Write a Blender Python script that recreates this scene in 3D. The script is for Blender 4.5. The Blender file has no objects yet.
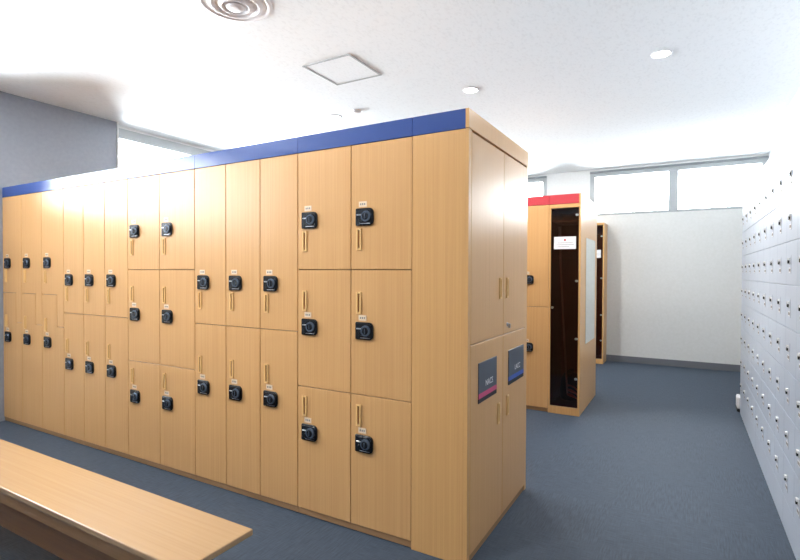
import bpy, bmesh, math, random
from mathutils import Vector, Matrix
random.seed(7)
scn = bpy.context.scene
C = scn.collection

# ------------------------------------------------------------------ camera
CX, CY, CZ = 0.8629, -2.1327, 1.3525
YAW, PIT, ROL, FPX = -0.51981, -0.01516, 0.00344, 500.53
fw = Vector((math.sin(YAW)*math.cos(PIT), math.cos(YAW)*math.cos(PIT), math.sin(PIT)))
rt = Vector((math.cos(YAW), -math.sin(YAW), 0)); up = rt.cross(fw)
r2 = rt*math.cos(ROL)+up*math.sin(ROL); u2 = -rt*math.sin(ROL)+up*math.cos(ROL)
cd = bpy.data.cameras.new('camera'); cam = bpy.data.objects.new('camera', cd); C.objects.link(cam)
M = Matrix.Identity(4)
for i in range(3):
    M[i][0] = r2[i]; M[i][1] = u2[i]; M[i][2] = -fw[i]
M[0][3], M[1][3], M[2][3] = CX, CY, CZ
cam.matrix_world = M
cd.sensor_width = 36; cd.lens = FPX*36/800; cd.clip_start = 0.02; cd.clip_end = 200
scn.camera = cam
# ------------------------------------------------------------------ world, exposure
w = bpy.data.worlds.new('sky'); scn.world = w; w.use_nodes = True
bg = w.node_tree.nodes['Background']
WN, WL = w.node_tree.nodes, w.node_tree.links                     # white overcast sky; lower half brightened to lift the ceiling
wt = WN.new('ShaderNodeTexCoord'); wsx = WN.new('ShaderNodeSeparateXYZ'); wr = WN.new('ShaderNodeMapRange')
wr.inputs['From Min'].default_value = -.05; wr.inputs['From Max'].default_value = .05
wr.inputs['To Max'].default_value = 20.0
wg = WN.new('ShaderNodeMapRange')                                   # extra ground glow added on the left, to light the ceiling
wg.inputs['From Min'].default_value = -.8; wg.inputs['From Max'].default_value = -.1
wg.inputs['To Min'].default_value = 70.0; wg.inputs['To Max'].default_value = 23.0
WL.new(wsx.outputs['X'], wg.inputs['Value']); WL.new(wg.outputs[0], wr.inputs['To Min'])
WL.new(wt.outputs['Generated'], wsx.inputs[0]); WL.new(wsx.outputs['Z'], wr.inputs['Value']); WL.new(wr.outputs[0], bg.inputs[1])
bg.inputs[0].default_value = (0.91, 0.955, 1.0, 1)
vs = scn.view_settings
vs.view_transform = 'Standard'; vs.look = 'None'; vs.gamma = 1; vs.use_curve_mapping = False
vs.exposure = 0.31
ROOM_LAMP = 18.0
XL, XR, YF, YB, ZC = -4.474, 1.80, 6.157, -4.4, 2.96
WZ0, WZ1 = 2.245, 2.93
def portal(name, loc, rot, sx, sy):
    l = bpy.data.lights.new(name, 'AREA'); l.shape = 'RECTANGLE'; l.size = sx; l.size_y = sy
    o = bpy.data.objects.new(name, l); C.objects.link(o); o.location = loc; o.rotation_euler = rot
    l.cycles.is_portal = True
    return o
H = math.pi/2
portal('daylight_portal', ((-.46+XR)/2, YF+.10, (WZ0+WZ1)/2), (-H, 0, 0), 2.3, .72)
portal('daylight_portal', (-2.4, YF+.10, (WZ0+WZ1)/2), (-H, 0, 0), 2.6, .72)
portal('daylight_portal', (XL-.18, 2.67, (WZ0+WZ1)/2), (-H, 0, H), 3.3, .72)
portal('daylight_portal', (XL-.18, -1.66, 2.44), (-H, 0, H), 2.9, 1.0)

# ------------------------------------------------------------------ materials
def lin(c):
    return tuple(((v/255)/12.92 if v/255 <= .04045 else ((v/255+.055)/1.055)**2.4) for v in c)+(1,)
MATS = {}
def mat(name, rgb, rough=.5, metal=0, spec=.5, emit=None):
    m = bpy.data.materials.new(name); m.use_nodes = True
    b = m.node_tree.nodes['Principled BSDF']
    b.inputs['Base Color'].default_value = lin(rgb); b.inputs['Roughness'].default_value = rough
    b.inputs['Metallic'].default_value = metal; b.inputs['Specular IOR Level'].default_value = spec
    if emit:
        b.inputs['Emission Color'].default_value = (1, .97, .92, 1); b.inputs['Emission Strength'].default_value = emit
    MATS[name] = m
    return m
def nodes(m): return m.node_tree.nodes, m.node_tree.links, m.node_tree.nodes['Principled BSDF']
def varied(m, dark, light, scale, detail=4, stretch=(1, 1, 1), bump=0, lo=.3, hi=.7, rnd=True, dist=.01):
    N, L, b = nodes(m)
    tc = N.new('ShaderNodeTexCoord'); mp = N.new('ShaderNodeMapping'); mp.inputs['Scale'].default_value = stretch
    nz = N.new('ShaderNodeTexNoise'); nz.inputs['Scale'].default_value = scale; nz.inputs['Detail'].default_value = detail
    rp = N.new('ShaderNodeValToRGB')
    rp.color_ramp.elements[0].position = lo; rp.color_ramp.elements[0].color = lin(dark)
    rp.color_ramp.elements[1].position = hi; rp.color_ramp.elements[1].color = lin(light)
    if rnd:
        oi = N.new('ShaderNodeObjectInfo'); ml = N.new('ShaderNodeMath'); ml.operation = 'MULTIPLY'; ml.inputs[1].default_value = 31
        cb = N.new('ShaderNodeCombineXYZ'); ad = N.new('ShaderNodeVectorMath'); ad.operation = 'ADD'
        L.new(oi.outputs['Random'], ml.inputs[0])
        for k in range(3): L.new(ml.outputs[0], cb.inputs[k])
        L.new(tc.outputs['Object'], ad.inputs[0]); L.new(cb.outputs[0], ad.inputs[1]); L.new(ad.outputs[0], mp.inputs['Vector'])
    else:
        L.new(tc.outputs['Object'], mp.inputs['Vector'])
    L.new(mp.outputs[0], nz.inputs['Vector']); L.new(nz.outputs['Fac'], rp.inputs[0]); L.new(rp.outputs[0], b.inputs['Base Color'])
    if bump:
        bp = N.new('ShaderNodeBump'); bp.inputs['Strength'].default_value = bump; bp.inputs['Distance'].default_value = dist
        L.new(nz.outputs['Fac'], bp.inputs['Height']); L.new(bp.outputs[0], b.inputs['Normal'])
    return nz, rp
wood = mat('pale_oak_laminate', (208, 168, 120), .3, 0, .44)
varied(wood, (205, 156, 101), (214, 167, 112), 1.0, 3, (130, 130, 1.1))
frame_wood = mat('pale_oak_panel', (208, 168, 120), .3)
varied(frame_wood, (207, 157, 99), (216, 168, 109), 1.0, 3, (130, 130, 1.1))
plinth_m = mat('oak_plinth', (158, 120, 84), .45)
edge_wood = mat('light_oak_handle', (232, 190, 126), .35)
slot_m = mat('handle_slot_brown', (138, 90, 40), .55)
carcass_m = mat('locker_carcass_brown', (120, 88, 58), .6)
bench_m = mat('bench_oak', (222, 186, 140), .22)
varied(bench_m, (177, 143, 106), (183, 150, 112), 1.0, 3, (1.3, 90, 90))
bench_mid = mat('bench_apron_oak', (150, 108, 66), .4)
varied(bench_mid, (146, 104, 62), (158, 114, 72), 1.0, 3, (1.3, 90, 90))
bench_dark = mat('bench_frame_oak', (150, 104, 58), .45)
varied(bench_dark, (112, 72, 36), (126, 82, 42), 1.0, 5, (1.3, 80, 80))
blue = mat('blue_fascia', (46, 74, 140), .17)
red = mat('red_fascia', (192, 56, 66), .35)
black = mat('black_lock_plastic', (10, 11, 14), .25)
dialm = mat('blue_grey_dial', (84, 96, 112), .2, .4)
knobm = mat('dark_knob', (22, 26, 34), .25)
silver = mat('brushed_silver', (190, 192, 198), .3, 1)
labelm = mat('clear_number_label', (232, 210, 182), .3)
inkm = mat('grey_print', (120, 118, 122), .6)
whitep = mat('white_card', (240, 238, 240), .5)
redink = mat('red_print', (190, 50, 60), .5)
slate = mat('slate_sign', (72, 78, 90), .35)
pinkm = mat('pink_band', (196, 62, 108), .4)
bluem = mat('blue_band', (48, 84, 170), .4)
dkm = mat('plain_black', (14, 12, 16), .5)
pale = mat('pale_grey_locker_steel', (214, 220, 231), .3, 0, .5)
varied(pale, (188, 197, 211), (194, 203, 217), 3, 2)
palelock = mat('white_lock_and_highlight', (240, 240, 240), .2)
steelg = mat('grey_finger_slot', (150, 154, 164), .5)
brownink = mat('tan_print', (166, 158, 152), .6)
alum = mat('grey_window_aluminium', (178, 182, 184), .5, .0)
header_m = mat('grey_window_header', (140, 145, 148), .5)
white = mat('white_wall_paint', (238, 238, 236), .7)
varied(white, (235, 235, 233), (240, 240, 238), 40, 3, bump=.05, rnd=False)
farw = mat('far_wall_paint', (226, 226, 222), .6)
varied(farw, (223, 223, 219), (228, 228, 225), 30, 3, bump=.05, rnd=False)
rightw = mat('right_wall_paint', (198, 200, 203), .7)
varied(rightw, (196, 198, 201), (201, 203, 206), 30, 3, bump=.05, rnd=False)
greyw = mat('blue_grey_wall_paint', (140, 144, 154), .6)
varied(greyw, (137, 141, 151), (143, 147, 157), 30, 3, bump=.05, rnd=False)
ceilm = mat('rockwool_ceiling', (240, 240, 240), .85)
varied(ceilm, (239, 242, 244), (247, 250, 252), 60, 6, (1, .5, 1), bump=.12, lo=.3, hi=.5, rnd=False, dist=.002)
based = mat('grey_baseboard', (112, 114, 120), .5)
# floor
floorm = mat('blue_grey_carpet_tile', (84, 95, 112), .62, 0, .22)
N, L, b = nodes(floorm)
tc = N.new('ShaderNodeTexCoord')
mp = N.new('ShaderNodeMapping'); mp.inputs['Scale'].default_value = (14, 190, 1)
n1 = N.new('ShaderNodeTexNoise'); n1.inputs['Scale'].default_value = 1; n1.inputs['Detail'].default_value = 5
mp2 = N.new('ShaderNodeMapping'); mp2.inputs['Scale'].default_value = (150, 12, 1)
n2 = N.new('ShaderNodeTexNoise'); n2.inputs['Scale'].default_value = 1; n2.inputs['Detail'].default_value = 5
ck = N.new('ShaderNodeTexChecker'); ck.inputs['Scale'].default_value = 2.0
mx = N.new('ShaderNodeMix'); mx.data_type = 'FLOAT'
rp = N.new('ShaderNodeValToRGB')
rp.color_ramp.elements[0].position = .3; rp.color_ramp.elements[0].color = lin((54, 64, 76))
rp.color_ramp.elements[1].position = .7; rp.color_ramp.elements[1].color = lin((76, 88, 103))
for mpp, nn in ((mp, n1), (mp2, n2)):
    L.new(tc.outputs['Object'], mpp.inputs['Vector']); L.new(mpp.outputs[0], nn.inputs['Vector'])
L.new(tc.outputs['Object'], ck.inputs['Vector'])
ma = N.new('ShaderNodeMath'); ma.operation = 'MULTIPLY_ADD'; ma.inputs[1].default_value = .4; ma.inputs[2].default_value = .3
L.new(ck.outputs['Fac'], ma.inputs[0]); L.new(ma.outputs[0], mx.inputs[0])
L.new(n1.outputs['Fac'], mx.inputs[2]); L.new(n2.outputs['Fac'], mx.inputs[3])
L.new(mx.outputs[0], rp.inputs[0]); L.new(rp.outputs[0], b.inputs['Base Color'])
bp = N.new('ShaderNodeBump'); bp.inputs['Strength'].default_value = .3; bp.inputs['Distance'].default_value = .002
L.new(mx.outputs[0], bp.inputs['Height']); L.new(bp.outputs[0], b.inputs['Normal'])
def thin_glass(name, tint, ior=1.45, rough=0.0):
    m = bpy.data.materials.new(name); m.use_nodes = True; N = m.node_tree.nodes; L = m.node_tree.links
    N.remove(N['Principled BSDF']); out = N['Material Output']
    t = N.new('ShaderNodeBsdfTransparent'); t.inputs[0].default_value = tint
    g = N.new('ShaderNodeBsdfGlossy'); g.inputs['Roughness'].default_value = rough
    f = N.new('ShaderNodeFresnel'); f.inputs[0].default_value = ior
    mx = N.new('ShaderNodeMixShader')
    L.new(f.outputs[0], mx.inputs[0]); L.new(t.outputs[0], mx.inputs[1]); L.new(g.outputs[0], mx.inputs[2]); L.new(mx.outputs[0], out.inputs[0])
    return m
glass = thin_glass('window_glass', (.97, .98, .98, 1))
smoke = thin_glass('smoked_acrylic', (.70, .54, .53, 1))
mirror_m = mat('mirror_glass', (225, 232, 230), .03, 1)
lampm = mat('lamp_lens', (255, 250, 240), .3, emit=40)
dark_in = mat('dark_cabinet_interior', (138, 92, 78), .6)
hose_m = mat('reddish_hose', (196, 110, 88), .4)
shelf_m = mat('dark_brown_items', (70, 44, 34), .6)

# ------------------------------------------------------------------ mesh helpers
class MB:
    def __init__(s): s.bm = bmesh.new(); s.mats = []
    def mi(s, m):
        if m not in s.mats: s.mats.append(m)
        return s.mats.index(m)
    def box(s, x0, x1, y0, y1, z0, z1, m, bev=0, seg=1):
        b2 = bmesh.new()
        r = bmesh.ops.create_cube(b2, size=1)
        for v in b2.verts:
            v.co = Vector((x0 if v.co.x < 0 else x1, y0 if v.co.y < 0 else y1, z0 if v.co.z < 0 else z1))
        if bev: bmesh.ops.bevel(b2, geom=b2.edges[:], offset=bev, segments=seg, affect='EDGES', profile=.5)
        s.merge(b2, m); return s
    def merge(s, b2, m, M=None):
        i = s.mi(m)
        if M is not None: b2.transform(M)
        vm = {v: s.bm.verts.new(v.co) for v in b2.verts}
        for f in b2.faces:
            try:
                nf = s.bm.faces.new([vm[v] for v in f.verts]); nf.material_index = i; nf.smooth = f.smooth
            except ValueError: pass
        b2.free()
    def cyl(s, c, r0, r1, d, axis, m, n=24, smooth=True):      # frustum centred at c, length d along axis
        b2 = bmesh.new(); bmesh.ops.create_cone(b2, cap_ends=True, segments=n, radius1=r0, radius2=r1, depth=d)
        for f in b2.faces: f.smooth = smooth and len(f.verts) == 4
        q = Vector((0, 0, 1)).rotation_difference(Vector(axis)).to_matrix().to_4x4()
        s.merge(b2, m, Matrix.Translation(c) @ q); return s
    def prism(s, pts, o, u, v, n, d, m, bev=0):                 # outline pts in plane (o;u,v), thickness d along n
        b2 = bmesh.new(); o, u, v, n = map(Vector, (o, u, v, n))
        vs_ = [b2.verts.new(o+u*a+v*b_) for a, b_ in pts]
        f = b2.faces.new(vs_)
        r = bmesh.ops.extrude_face_region(b2, geom=[f])
        for g in r['geom']:
            if isinstance(g, bmesh.types.BMVert): g.co += n*d
        bmesh.ops.recalc_face_normals(b2, faces=b2.faces[:])
        if bev: bmesh.ops.bevel(b2, geom=b2.edges[:], offset=bev, segments=1, affect='EDGES')
        s.merge(b2, m); return s
    def lathe(s, prof, c, m, n=48):                            # about vertical axis
        b2 = bmesh.new(); rings = []
        for r, z in prof:
            rings.append([b2.verts.new((c[0]+r*math.cos(2*math.pi*k/n), c[1]+r*math.sin(2*math.pi*k/n), c[2]+z)) for k in range(n)])
        for a, b_ in zip(rings, rings[1:]):
            for k in range(n):
                f = b2.faces.new((a[k], a[(k+1) % n], b_[(k+1) % n], b_[k])); f.smooth = True
        bmesh.ops.recalc_face_normals(b2, faces=b2.faces[:])
        s.merge(b2, m); return s
    def tube(s, pts, r, m, n=10):
        b2 = bmesh.new(); rings = []
        P = [Vector(p) for p in pts]
        for i, p in enumerate(P):
            t = (P[min(i+1, len(P)-1)]-P[max(i-1, 0)]).normalized()
            a = t.orthogonal().normalized() if i == 0 else (pa - t*pa.dot(t)).normalized()
            pa = a; bb = t.cross(a)
            rings.append([b2.verts.new(p+(a*math.cos(2*math.pi*k/n)+bb*math.sin(2*math.pi*k/n))*r) for k in range(n)])
        for a, b_ in zip(rings, rings[1:]):
            for k in range(n):
                f = b2.faces.new((a[k], a[(k+1) % n], b_[(k+1) % n], b_[k])); f.smooth = True
        b2.faces.new(rings[0]); b2.faces.new(rings[-1][::-1])
        bmesh.ops.recalc_face_normals(b2, faces=b2.faces[:])
        s.merge(b2, m); return s
    def text(s, txt, size, m, Mx, depth=.0004):
        cu = bpy.data.curves.new('t', 'FONT'); cu.body = txt; cu.size = size; cu.extrude = depth; cu.align_x = 'CENTER'
        o = bpy.data.objects.new('t', cu); C.objects.link(o)
        dg = bpy.context.evaluated_depsgraph_get(); me = o.evaluated_get(dg).to_mesh()
        b2 = bmesh.new(); b2.from_mesh(me); o.evaluated_get(dg).to_mesh_clear()
        bpy.data.objects.remove(o); bpy.data.curves.remove(cu)
        s.merge(b2, m, Mx); return s
    def mesh(s, name):
        bmesh.ops.recalc_face_normals(s.bm, faces=s.bm.faces[:]) if False else None
        me = bpy.data.meshes.new(name); s.bm.to_mesh(me); s.bm.free()
        for m in s.mats: me.materials.append(m)
        return me
    def build(s, name, parent=None, loc=None):
        return put(name, s.mesh(name), parent, loc)
def put(name, me, parent=None, loc=None):
    o = bpy.data.objects.new(name, me); C.objects.link(o)
    if parent: o.parent = parent
    if loc is not None: o.location = loc
    return o
def tag(o, label=None, cat=None, group=None, kind=None):
    if label: o['label'] = label
    if cat: o['category'] = cat
    if group: o['group'] = group
    if kind: o['kind'] = kind
    return o
def empty(name, loc, label, cat, group=None):
    o = bpy.data.objects.new(name, None); C.objects.link(o); o.location = loc; o.empty_display_size = .1
    return tag(o, label, cat, group)
def struct(name, mb): return tag(mb.build(name), kind='structure')

# ------------------------------------------------------------------ setting
T = .12
m = MB(); m.box(XL-.4, XR+.2, YB-.2, YF+.3, -.1, 0, floorm); struct('floor', m)
m = MB(); m.box(XL-.4, XR+.2, YB-.2, YF+.3, ZC, ZC+.1, ceilm); struct('ceiling', m)
m = MB()
m.box(XL-.3, XR+.2, YF, YF+T, 0, WZ0, farw).box(XL-.3, XR+.2, YF, YF+T, WZ1, ZC, white)
m.box(-1.13, -.46, YF, YF+T, WZ0, WZ1, white).box(XL-.3, -3.7, YF, YF+T, WZ0, WZ1, white).box(XR, XR+.2, YF, YF+T, WZ0, WZ1, white)
struct('wall_far', m)
m = MB(); m.box(XR, XR+T, YB, YF, 0, ZC, rightw); struct('wall_right', m)
m = MB(); m.box(XL-.3, XR+.2, YB-T, YB, 0, ZC, greyw); struct('wall_back', m)
XW = XL-.1                                                       # window wall sits a little behind the grey wall
m = MB()
m.box(XW-T, XW, -.42, YF, 0, WZ0, white).box(XW-T, XW, YB, -.42, 0, 1.95, white).box(XW-T, XW, YB, YF, WZ1, ZC, white)
m.box(XW-T, XW, YB, -3.1, 1.95, WZ1, white).box(XW-T, XW, -.42, 1.03, WZ0, WZ1, white).box(XW-T, XW, 4.3, YF, WZ0, WZ1, white)
struct('wall_left', m)
m = MB(); m.box(XW, XL, -.41, 1.045, 0, ZC, greyw); struct('wall_left_pier', m)
m = MB(); m.box(XL-.003, XL+.012, 1.045, 1.06, 2.1, ZC, white); struct('trim_1', m)
m = MB(); m.box(-4.4, XR, YF-.012, YF, 0, .095, based, .002); struct('baseboard_far', m)
def window_x(n, x0, x1, mull, y):                                # window in the far wall
    f = .065; o = MB()
    o.box(x0, x1, y-.005, y+.09, WZ1-.085, WZ1, alum, .002).box(x0, x1, y-.005, y+.09, WZ0, WZ0+.035, alum, .002)
    o.box(x0, x0+f, y-.004, y+.09, WZ0+.035, WZ1-.085, alum, .002).box(x1-f, x1, y-.004, y+.09, WZ0+.035, WZ1-.085, alum, .002)
    for mxx in mull: o.box(mxx-.06, mxx+.06, y-.004, y+.09, WZ0+.035, WZ1-.085, alum, .002)
    w_ = struct('window_%d' % n, o)
    MB().box(x0+.01, x1-.01, y+.04, y+.046, WZ0+.01, WZ1-.01, glass).build('glass', w_)
    MB().box(x0, x1, y-.03, y-.005, WZ1-.03, WZ1, header_m, .002).build('header', w_)
def window_y(n, y0, y1, mull, x, WZ0=WZ0):                                # window in the left wall
    f = .045; o = MB()
    o.box(x-.09, x+.005, y0, y1, WZ1-.11, WZ1, alum, .002).box(x-.09, x+.005, y0, y1, WZ0, WZ0+.035, alum, .002)
    o.box(x-.09, x+.004, y0, y0+.02, WZ0+.035, WZ1-.11, alum, .002).box(x-.09, x+.004, y1-f, y1, WZ0+.035, WZ1-.11, alum, .002)
    for q in mull: o.box(x-.09, x+.004, q-.03, q+.03, WZ0+.035, WZ1-.11, alum, .002)
    w_ = struct('window_%d' % n, o)
    MB().box(x-.046, x-.04, y0+.01, y1-.01, WZ0+.01, WZ1-.01, glass).build('glass', w_)
window_x(1, -.46, XR, (.685,), YF)
window_x(2, -3.7, -1.13, (-2.4,), YF)
window_y(3, 1.045, 4.3, (2.9,), XW)
window_y(4, -3.1, -.42, (), XW, 1.95)

# ------------------------------------------------------------------ ceiling fittings
def downlight(x, y, label):
    r = empty('downlight', (x, y, ZC), label, 'ceiling light', 'recessed round ceiling downlights')
    MB().lathe([(.072, 0), (.070, -.006), (.058, -.006), (.054, 0), (.05, 0)], (0, 0, 0), whitep, 32).build('trim_ring', r)
    MB().cyl((0, 0, -.002), .052, .052, .003, (0, 0, 1), lampm, 32).build('lens', r)
    l = bpy.data.lights.new('lamp', 'AREA'); l.shape = 'DISK'; l.size = .11; l.energy = ROOM_LAMP; l.color = (1, .965, .92)
    o = bpy.data.objects.new('lamp', l); C.objects.link(o); o.parent = r; o.location = (0, 0, -.012)
for x, y, lb in ((-2.315, 2.05, 'small round ceiling downlight above the middle of the blue-topped lockers'),
                 (-.80, 2.02, 'small round ceiling downlight just above the blue-topped corner cupboard'),
                 (.69, 2.02, 'bright round ceiling downlight over the open aisle, right of the others'),
                 (-.826, 4.73, 'faint distant ceiling downlight above the red-topped lockers')):
    downlight(x, y, lb)
for x in (-3.8, -2.315, -.80):
    downlight(x, -1.25, 'round ceiling downlight over the bench, above and behind the edge of the view')
dc = (-1.50, .00)
r = empty('ceiling_air_diffuser', (dc[0], dc[1], ZC), 'white round ceiling air diffuser with concentric cones, above the left lockers', 'air vent')
MB().lathe([(.215, 0), (.212, -.005), (.195, -.009), (.188, -.004), (.18, .0)], (0, 0, 0), whitep).build('rim', r)
MB().lathe([(.165, -.001), (.145, -.018), (.135, -.020), (.125, -.003)], (0, 0, 0), whitep).build('outer_cone', r)
MB().lathe([(.108, -.004), (.085, -.026), (.078, -.028), (.068, -.006)], (0, 0, 0), whitep).build('inner_cone', r)
MB().cyl((0, 0, -.003), .178, .178, .003, (0, 0, 1), whitep, 48).build('throat', r)
MB().lathe([(.055, -.024), (.042, -.033), (.0005, -.035)], (0, 0, 0), whitep).cyl((0, 0, -.02), .02, .02, .03, (0, 0, 1), whitep).build('centre_cap', r)
hx, hy, hs = -1.53, 1.12, .225
r = empty('ceiling_access_hatch', (hx, hy, ZC), 'square ceiling access hatch with thin grey frame', 'access hatch')
m = MB(); t = .014
m.box(-hs, hs, -hs, -hs+t, -.006, 0, alum).box(-hs, hs, hs-t, hs, -.006, 0, alum).box(-hs, -hs+t, -hs+t, hs-t, -.006, 0, alum).box(hs-t, hs, -hs+t, hs-t, -.006, 0, alum)
m.build('hatch_frame', r)
MB().box(-hs+t, hs-t, -hs+t, hs-t, -.003, 0, ceilm).build('hatch_panel', r)
m = MB(); m.lathe([(.05, 0), (.045, -.015), (.03, -.02), (.0005, -.022)], (0, 0, 0), whitep, 32)
tag(m.build('smoke_detector', None, (-2.005, 2.0, ZC)), 'tiny white round ceiling sensor beside a downlight above the blue band', 'smoke detector')

# ------------------------------------------------------------------ locker hardware (shared meshes, facing -Y, front plane y=0)
def rrect(w_, h_, rads, n=5):
    pts = []
    for (cx, cy, a0, rr) in ((w_/2, -h_/2, -90, rads[1]), (w_/2, h_/2, 0, rads[2]), (-w_/2, h_/2, 90, rads[3]), (-w_/2, -h_/2, 180, rads[0])):
        ox = cx-rr*(1 if cx > 0 else -1); oy = cy-rr*(1 if cy > 0 else -1)
        for k in range(n+1):
            a = math.radians(a0+90*k/n); pts.append((ox+rr*math.cos(a), oy+rr*math.sin(a)))
    return pts
def lock_mesh():
    m = MB()
    m.prism(rrect(.108, .090, (.008, .024, .024, .008)), (0, 0, 0), (1, 0, 0), (0, 0, 1), (0, -1, 0), .010, black, .002)
    m.prism(rrect(.094, .076, (.004, .018, .018, .004)), (0, -.010, 0), (1, 0, 0), (0, 0, 1), (0, -1, 0), .003, knobm, .001)
    m.cyl((.014, -.017, .002), .030, .027, .010, (0, -1, 0), dialm, 32)
    m.cyl((.014, -.0225, .002), .019, .018, .004, (0, -1, 0), knobm, 28)
    m.box(.0115, .0165, -.0275, -.0235, -.011, .015, dialm, .001)
    m.box(-.043, -.010, -.0155, -.012, .008, .014, silver, .001)
    m.box(-.030, -.008, -.0145, -.012, -.030, -.004, black, .002)
    m.box(-.020, .038, -.0142, -.012, -.036, -.033, silver)
    return m.mesh('lock')
LOCK = lock_mesh()
def handle_mesh(hh=.112, ww=.030):
    m = MB(); a = .009; d = .007
    m.box(-ww/2, -ww/2+a, -d, 0, -hh/2, hh/2, edge_wood, .001).box(ww/2-a, ww/2, -d, 0, -hh/2, hh/2, edge_wood, .001)
    m.box(-ww/2+a, ww/2-a, -d, 0, hh/2-a, hh/2, edge_wood, .001).box(-ww/2+a, ww/2-a, -d, 0, -hh/2, -hh/2+a, edge_wood, .001)
    m.box(-ww/2+a, ww/2-a, -.0012, 0, -hh/2+a, hh/2-a, slot_m)
    return m.mesh('handle')
HANDLE = handle_mesh()
m = MB(); m.box(-.024, .024, -.0015, 0, -.014, .014, labelm)
for k in (-1, 0, 1): m.box(k*.012-.0035, k*.012+.0035, -.0019, -.0015, -.005, .005, inkm)
NUMBER = m.mesh('number_label')
DT = .018
_cache = {}
def door_mesh(w_, z0, z1):
    k = (round(w_, 4), round(z1-z0, 4))
    if k not in _cache:
        _cache[k] = MB().box(0, w_, 0, DT, 0, z1-z0, wood, .0018).mesh('door')
    return _cache[k]
ZD0, ZD1, ZT, DEP = .040, 2.008, 2.10, .95
G = .002
def hardware(d, lx, lz, above):
    """above=True: the pull sits above the lock, else below it"""
    lx += .008
    put('lock', LOCK, d, (lx+.080, 0, lz))
    if above:
        put('handle', HANDLE, d, (lx+.044, 0, lz+.143)); put('number_label', NUMBER, d, (lx+.066, 0, lz+.066))
    else:
        put('handle', HANDLE, d, (lx+.044, 0, lz-.113)); put('number_label', NUMBER, d, (lx+.066, 0, lz+.066))
def bank(x1, y, n, cw, kind, label, group, facia, depth=DEP):
    """locker bank whose right edge is x1, front plane y"""
    W = n*cw; x0 = x1-W
    r = empty('locker_bank', (x0, y, 0), label, 'locker', group)
    MB().box(.0005, W-.0005, DT+.004, depth, .0, ZD1+.001, carcass_m).build('body', r)
    MB().box(.001, W-.001, .006, DT+.003, .005, ZD0-.003, plinth_m, .001).build('plinth', r)
    MB().box(.0008, W-.0008, -.001, .018, ZD1+.003, ZT, facia, .001).build('fascia', r)
    MB().box(.0008, W-.0008, .0185, depth, ZD1+.003, ZT-.002, plinth_m, .001).build('top_panel', r)
    for c in range(n):
        a = c*cw+G; ww = cw-2*G
        if kind == 3: rows = ((1.367, ZD1, 1.635, False), (.722, 1.363, 1.052, True), (ZD0, .718, .471, True))
        elif kind == 2: rows = ((1.023, ZD1, 1.285, False), (ZD0, 1.019, .620, True))
        else: rows = ()
        for z0, z1, lz, ab in rows:
            d = put('door', door_mesh(ww, z0, z1), r, (a, 0, z0))
            hardware(d, -G, lz-z0, ab)
        if kind == 'L':
            tw = .10; zu, zl = 1.163, .905
            pts = [(0, zu), (ww-tw, zu), (ww-tw, zl), (ww, zl), (ww, ZD1), (0, ZD1)]
            d = MB().prism([(p, q-zl) for p, q in pts], (0, 0, 0), (1, 0, 0), (0, 0, 1), (0, 1, 0), DT, wood, .0012).build('door', r, (a, 0, zl))
            hardware(d, -G+.010, 1.422-zl, False)
            pts = [(0, ZD0), (ww, ZD0), (ww, zl-.004), (ww-tw-.004, zl-.004), (ww-tw-.004, zu-.004), (0, zu-.004)]
            d = MB().prism([(p, q-ZD0) for p, q in pts], (0, 0, 0), (1, 0, 0), (0, 0, 1), (0, 1, 0), DT, wood, .0012).build('door', r, (a, 0, ZD0))
            hardware(d, -G+.010, .768-ZD0, True)
    return r
GB = 'blue-topped oak locker banks'
bank(-.291, 0, 2, .361, 3, 'oak locker bank of two columns and three rows beside the corner cupboard', GB, blue)
bank(-1.013, 0, 3, .2875, 2, 'oak bank of six tall lockers, nearest such bank in the blue-topped row', GB, blue)
bank(-1.8755, 0, 2, .3588, 3, 'oak locker bank of two columns and three rows between two banks of tall doors', GB, blue)
bank(-2.593, 0, 3, .286, 2, 'oak bank of six tall lockers, next to the L-shaped doors at the far left', GB, blue)
bank(-3.451, 0, 3, .340, 'L', 'oak locker bank with interlocking L-shaped doors against the grey wall', GB, blue)

# ---- corner cupboard (end of the blue row), doors face +X
def sign_mesh(w_, h_, band, txt):
    """sign in local coords: u along +Y, v along Z, out along +X"""
    m = MB()
    m.box(0, .004, 0, w_, .022, h_, slate, .0008)
    m.box(.0003, .0045, 0, w_, .022, .046, band)
    m.box(0, .0035, 0, w_, 0, .021, dkm)  # black strip along the bottom, below the coloured band
    Mx = Matrix(((0, 0, 1, .0042), (1, 0, 0, w_*.56), (0, 1, 0, h_*.36), (0, 0, 0, 1)))
    m.text(txt, .042, whitep, Mx)
    return m
r = empty('corner_cupboard', (-.291, 0, 0), 'tall oak end cupboard with two signed lower doors and blue top', 'cupboard')
m = MB(); m.box(.0005, .272, 0, .972, 0, ZD1+.001, frame_wood, .001)
m.box(.272, .291, 0, .033, 0, ZD1+.001, frame_wood, .001).box(.272, .291, .937, .972, 0, ZD1+.001, frame_wood, .001).box(.272, .286, .033, .957, 0, .03, plinth_m)
m.build('body', r)
MB().box(.0008, .274, -.001, .018, ZD1+.003, ZT, blue, .001).build('fascia', r)['label'] = 'blue front band'
MB().box(.0008, .274, .0185, .972, ZD1+.003, ZT-.002, plinth_m, .001).build('top_panel', r)
MB().box(.2745, .292, -.001, .974, ZD1+.003, ZT, frame_wood, .001).build('side_fascia', r)['label'] = 'oak side band'
def side_door(y0, y1, z0, z1): 
    return MB().box(0, DT, 0, y1-y0, 0, z1-z0, wood, .0015).build('door', r, (.2735, y0, z0))
HM = HANDLE.copy(); HM.transform(Matrix.Rotation(math.pi/2, 4, 'Z'))
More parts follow.
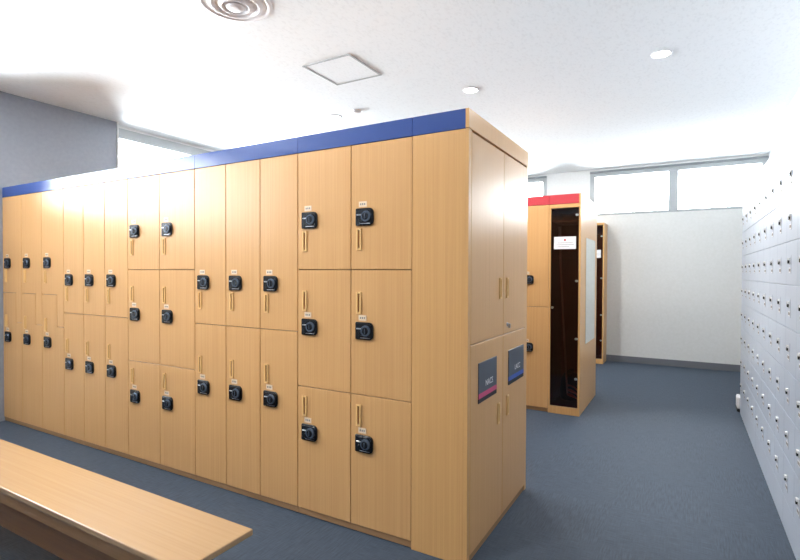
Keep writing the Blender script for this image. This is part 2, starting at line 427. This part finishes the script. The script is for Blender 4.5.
for (y0, y1, hy_) in ((.036, .504, .450), (.508, .954, .567)):
    d = side_door(y0, y1, 1.018, 2.0); put('handle', HM, d, (DT, hy_-y0, 1.27-1.018))
    if y0 > .5:
        m = MB(); m.cyl((0, 0, 0), .012, .012, .006, (1, 0, 0), silver, 24).cyl((.006, 0, 0), .008, .008, .01, (1, 0, 0), silver, 20).box(.008, .020, -.002, .002, -.018, .006, silver, .0008)
        m.build('key_lock', d, (DT, .575-y0, 1.065-1.018))['label'] = 'small silver key lock'
for (y0, y1, hy_, hz, s0, s1, band, txt) in ((.036, .504, .432, .605, .131, .394, pinkm, 'NACS'), (.508, .954, .585, .615, .598, .893, bluem, 'LACC')):
    d = side_door(y0, y1, .034, 1.013); put('handle', HM, d, (DT, hy_-y0, hz-.034))
    s = sign_mesh(s1-s0, .195, band, txt).build('sign', d, (DT, s0-y0, .722-.034))
    s['label'] = 'dark slate sign with %s lower band' % ('pink' if band is pinkm else 'blue')

# ---- glass-fronted end cabinets
def glass_cabinet(x0, x1, y, dep, label, group, top, mirror=False, fascia=True):
    r = empty('glass_door_cabinet', (x0, y, 0), label, 'cabinet', group); W = x1-x0; t = .017
    m = MB()
    zt = ZD1 if fascia else ZT
    m.box(0, t, 0, dep, .0, zt, frame_wood, .001).box(W-t, W, 0, dep, .0, zt, frame_wood, .001)
    m.box(t, W-t, 0, dep, .0, .07, frame_wood, .001).box(t, W-t, 0.0, dep, zt-.035, zt, frame_wood, .001)
    m.box(t, W-t, min(dep-.02, .5), min(dep-.02, .5)+.015, .07, zt-.035, dark_in)
    m.build('body', r)
    m = MB(); e = min(dep-.02, .5)
    m.box(t, t+.002, .03, e, .07, zt-.035, dark_in).box(W-t-.002, W-t, .03, e, .07, zt-.035, dark_in)
    m.box(t+.002, W-t-.002, .03, e, .07, .074, dark_in)
    m.build('lining', r)['label'] = 'dark inner lining'
    MB().box(t+.002, W-t-.002, .05, e, zt-.16, zt-.148, dark_in).build('shelf', r)
    if fascia:
        MB().box(.0008, W-.018, -.001, .018, ZD1+.003, ZT, top, .001).build('fascia', r)['label'] = 'red front band'
        MB().box(.0008, W-.018, .0185, dep, ZD1+.003, ZT-.002, plinth_m, .001).build('top_panel', r)
        MB().box(W-.0175, W+.001, -.001, dep, ZD1+.003, ZT, frame_wood, .001).build('side_fascia', r)
    d = MB().box(t+.003, W-t-.003, .004, .010, .078, zt-.042, smoke).build('door', r); d['label'] = 'smoked clear door panel'
    for z in (.35, .73, 1.277, 1.90):
        m = MB(); m.cyl((0, 0, 0), .011, .011, .01, (0, -1, 0), silver, 20).box(0, .018, -.004, .0, -.009, .009, silver, .001)
        m.build('hinge', d, (W-t-.02, 0.0, z))['label'] = 'silver hinge'
    m = MB(); m.cyl((0, -.006, 0), .010, .012, .018, (0, -1, 0), silver, 20).build('knob', d, (t+.02, .002, 1.02))
    m = MB(); m.box(0, W-.09, 0, .002, 0, .118, whitep)
    cx = (W-.09)/2
    m.cyl((cx, -.0005, .086), .010, .010, .001, (0, -1, 0), redink, 16)
    for k, (a, b_) in enumerate(((.15, .85), (.1, .9), (.15, .7))):
        m.box((W-.09)*a, (W-.09)*b_, -.0006, 0, .058-.018*k, .061-.018*k, inkm)
    m.build('notice', d, (.047, .0018, 1.58))['label'] = 'white notice card with small red mark'
    if mirror:
        m = MB(); m.box(W, W+.004, .28, .83, .65, 1.70, mirror_m, .001)
        m.build('mirror', r)['label'] = 'tall narrow frameless mirror'
    return r
GR = 'red-topped oak lockers'
Yr = 2.78
glass_cabinet(-.292, .0, Yr, .97, 'oak cabinet with smoked clear door and white notice, ending red-topped row', None, red, True)
bank(-.293, Yr, 3, .286, 2, 'oak bank of tall lockers under the red band beside the smoked-door cabinet', GR, red)
glass_cabinet(-.49, -.20, 5.80, .355, 'distant oak cabinet with smoked door standing against the far wall', None, red, False, False)
# things inside the first glass cabinet
m = MB(); m.tube([(-.208, 2.86, 1.80), (-.205, 2.87, 1.5), (-.182, 2.92, .9), (-.15, 2.98, .16)], .009, mat('pale_pole', (176, 140, 120), .4))
m.tube([(-.209, 2.858, 1.80), (-.2085, 2.859, 1.70)], .014, mat('pole_grip', (160, 150, 150), .5))
tag(m.build('cleaning_pole'), 'thin pale pole leaning inside the smoked-door cabinet', 'pole')
pts = [(-.085+.050*math.cos(a*.5), 2.93+.055*math.sin(a*.5), .085+.0035*a+.06*(1 if 0 else abs(math.sin(a*.25)))) for a in range(0, 34)]
tag(MB().tube(pts, .008, hose_m).build('coiled_hose'), 'reddish coiled hose on the bottom of the smoked-door cabinet', 'hose')
m = MB()
prof = [(.0005, 0), (.085, 0), (.095, .02), (.1, .1), (.09, .2), (.06, .26), (.0005, .275)]
m.lathe(prof, (-.15, 3.13, .076), shelf_m, 28); m.box(-.17, -.13, 3.05, 3.2, .34, .375, shelf_m, .008)
tag(m.build('vacuum_canister'), 'dark rounded canister in shadow behind the smoked door', 'vacuum cleaner')

# ------------------------------------------------------------------ pale grey lockers along the right wall
PX, PW, PH, PB, ROWS = 1.326, .31, .2255, .167, 8
m = MB(); m.cyl((-.002, 0, 0), .019, .018, .004, (-1, 0, 0), palelock, 24).cyl((-.007, 0, -.002), .011, .010, .007, (-1, 0, 0), knobm, 18)
m.prism([(-.016, .004), (.016, .004), (.013, .017), (-.013, .017)], (0, 0, 0), (0, 1, 0), (0, 0, 1), (-1, 0, 0), .011, palelock, .002)  # white wedge above the knob stands in for the highlight on its top
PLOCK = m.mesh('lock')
m = MB()
m.box(-.0008, 0, -.026, .026, -.013, .013, whitep)
for k in range(4): m.box(-.0012, -.0008, -.023+.012*k, -.014+.012*k, -.007, .007, brownink)
PNUM = m.mesh('number_label')
PSLOT = MB().box(-.0006, .0, -.002, .002, -.055, .04, steelg).mesh('finger_slot')
PDOOR = MB().box(0, .016, .0012, PW-.0012, .002, PH-.002, pale, .0007).mesh('door')
PG = 'pale grey steel locker banks along the right wall'
for i, (y1, lb) in enumerate(((3.70, 'pale grey bank of small lockers, farthest along the right wall'),
                              (2.46, 'pale grey bank of small lockers, middle one on the right wall'),
                              (1.22, 'pale grey bank of small lockers at the right edge, nearest the viewer'))):
    y0 = y1-4*PW
    r = empty('small_locker_bank', (PX, y0, 0), lb, 'locker', PG)
    m = MB(); m.box(.018, XR-PX-.005, .0005, 4*PW-.0005, .0, 2.11, pale)
    m.box(.001, .018, .0005, 4*PW-.0005, 0, PB-.001, pale, .001).box(.001, .018, .0005, 4*PW-.0005, PB+ROWS*PH+.001, 2.11, pale, .001)
    m.build('body', r)
    for c in range(4):
        for k in range(ROWS):
            d = put('door', PDOOR, r, (0, c*PW, PB+k*PH))
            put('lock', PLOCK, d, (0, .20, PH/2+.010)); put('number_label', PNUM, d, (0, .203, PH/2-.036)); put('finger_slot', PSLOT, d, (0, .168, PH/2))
m = MB(); m.box(PX+.002, XR-.004, .0, 1.31, 2.112, 2.25, white, .002)
tag(m.build('white_box_panel'), 'plain white boxed panel on top of the grey lockers, upper right', 'panel')

# small object at the far end of the grey lockers
m = MB()
prof = [(-.045, 0), (.045, 0), (.045, .05), (.03, .10), (-.035, .12), (-.045, .11)]
m.prism([(a, b_) for a, b_ in prof if 1], (1.352, 3.745, .028), (1, 0, 0), (0, 0, 1), (0, 1, 0), .16, whitep, .01)
m.box(1.304, 1.400, 3.735, 3.92, 0, .03, dkm, .008)
tag(m.build('white_shoe'), 'small white thing with dark sole on floor at grey lockers far end', 'shoe')

# ------------------------------------------------------------------ bench
r = empty('bench', (-.493, -.83, 0), 'long low oak bench with rounded edge in front of the blue-topped lockers', 'bench')
BL, BW, BZ = 2.35, .295, .42
m = MB(); m.box(-BL, 0, -BW, 0, BZ-.024, BZ, bench_m, .005, 3); m.build('seat', r)
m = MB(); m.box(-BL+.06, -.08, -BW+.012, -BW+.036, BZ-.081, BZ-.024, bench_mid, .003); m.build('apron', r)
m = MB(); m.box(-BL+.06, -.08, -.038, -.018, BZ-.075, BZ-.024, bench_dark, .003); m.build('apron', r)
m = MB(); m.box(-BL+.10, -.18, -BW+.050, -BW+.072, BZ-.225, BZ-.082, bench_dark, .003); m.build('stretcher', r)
for x in (-.12, -BL+.20):
    m = MB()
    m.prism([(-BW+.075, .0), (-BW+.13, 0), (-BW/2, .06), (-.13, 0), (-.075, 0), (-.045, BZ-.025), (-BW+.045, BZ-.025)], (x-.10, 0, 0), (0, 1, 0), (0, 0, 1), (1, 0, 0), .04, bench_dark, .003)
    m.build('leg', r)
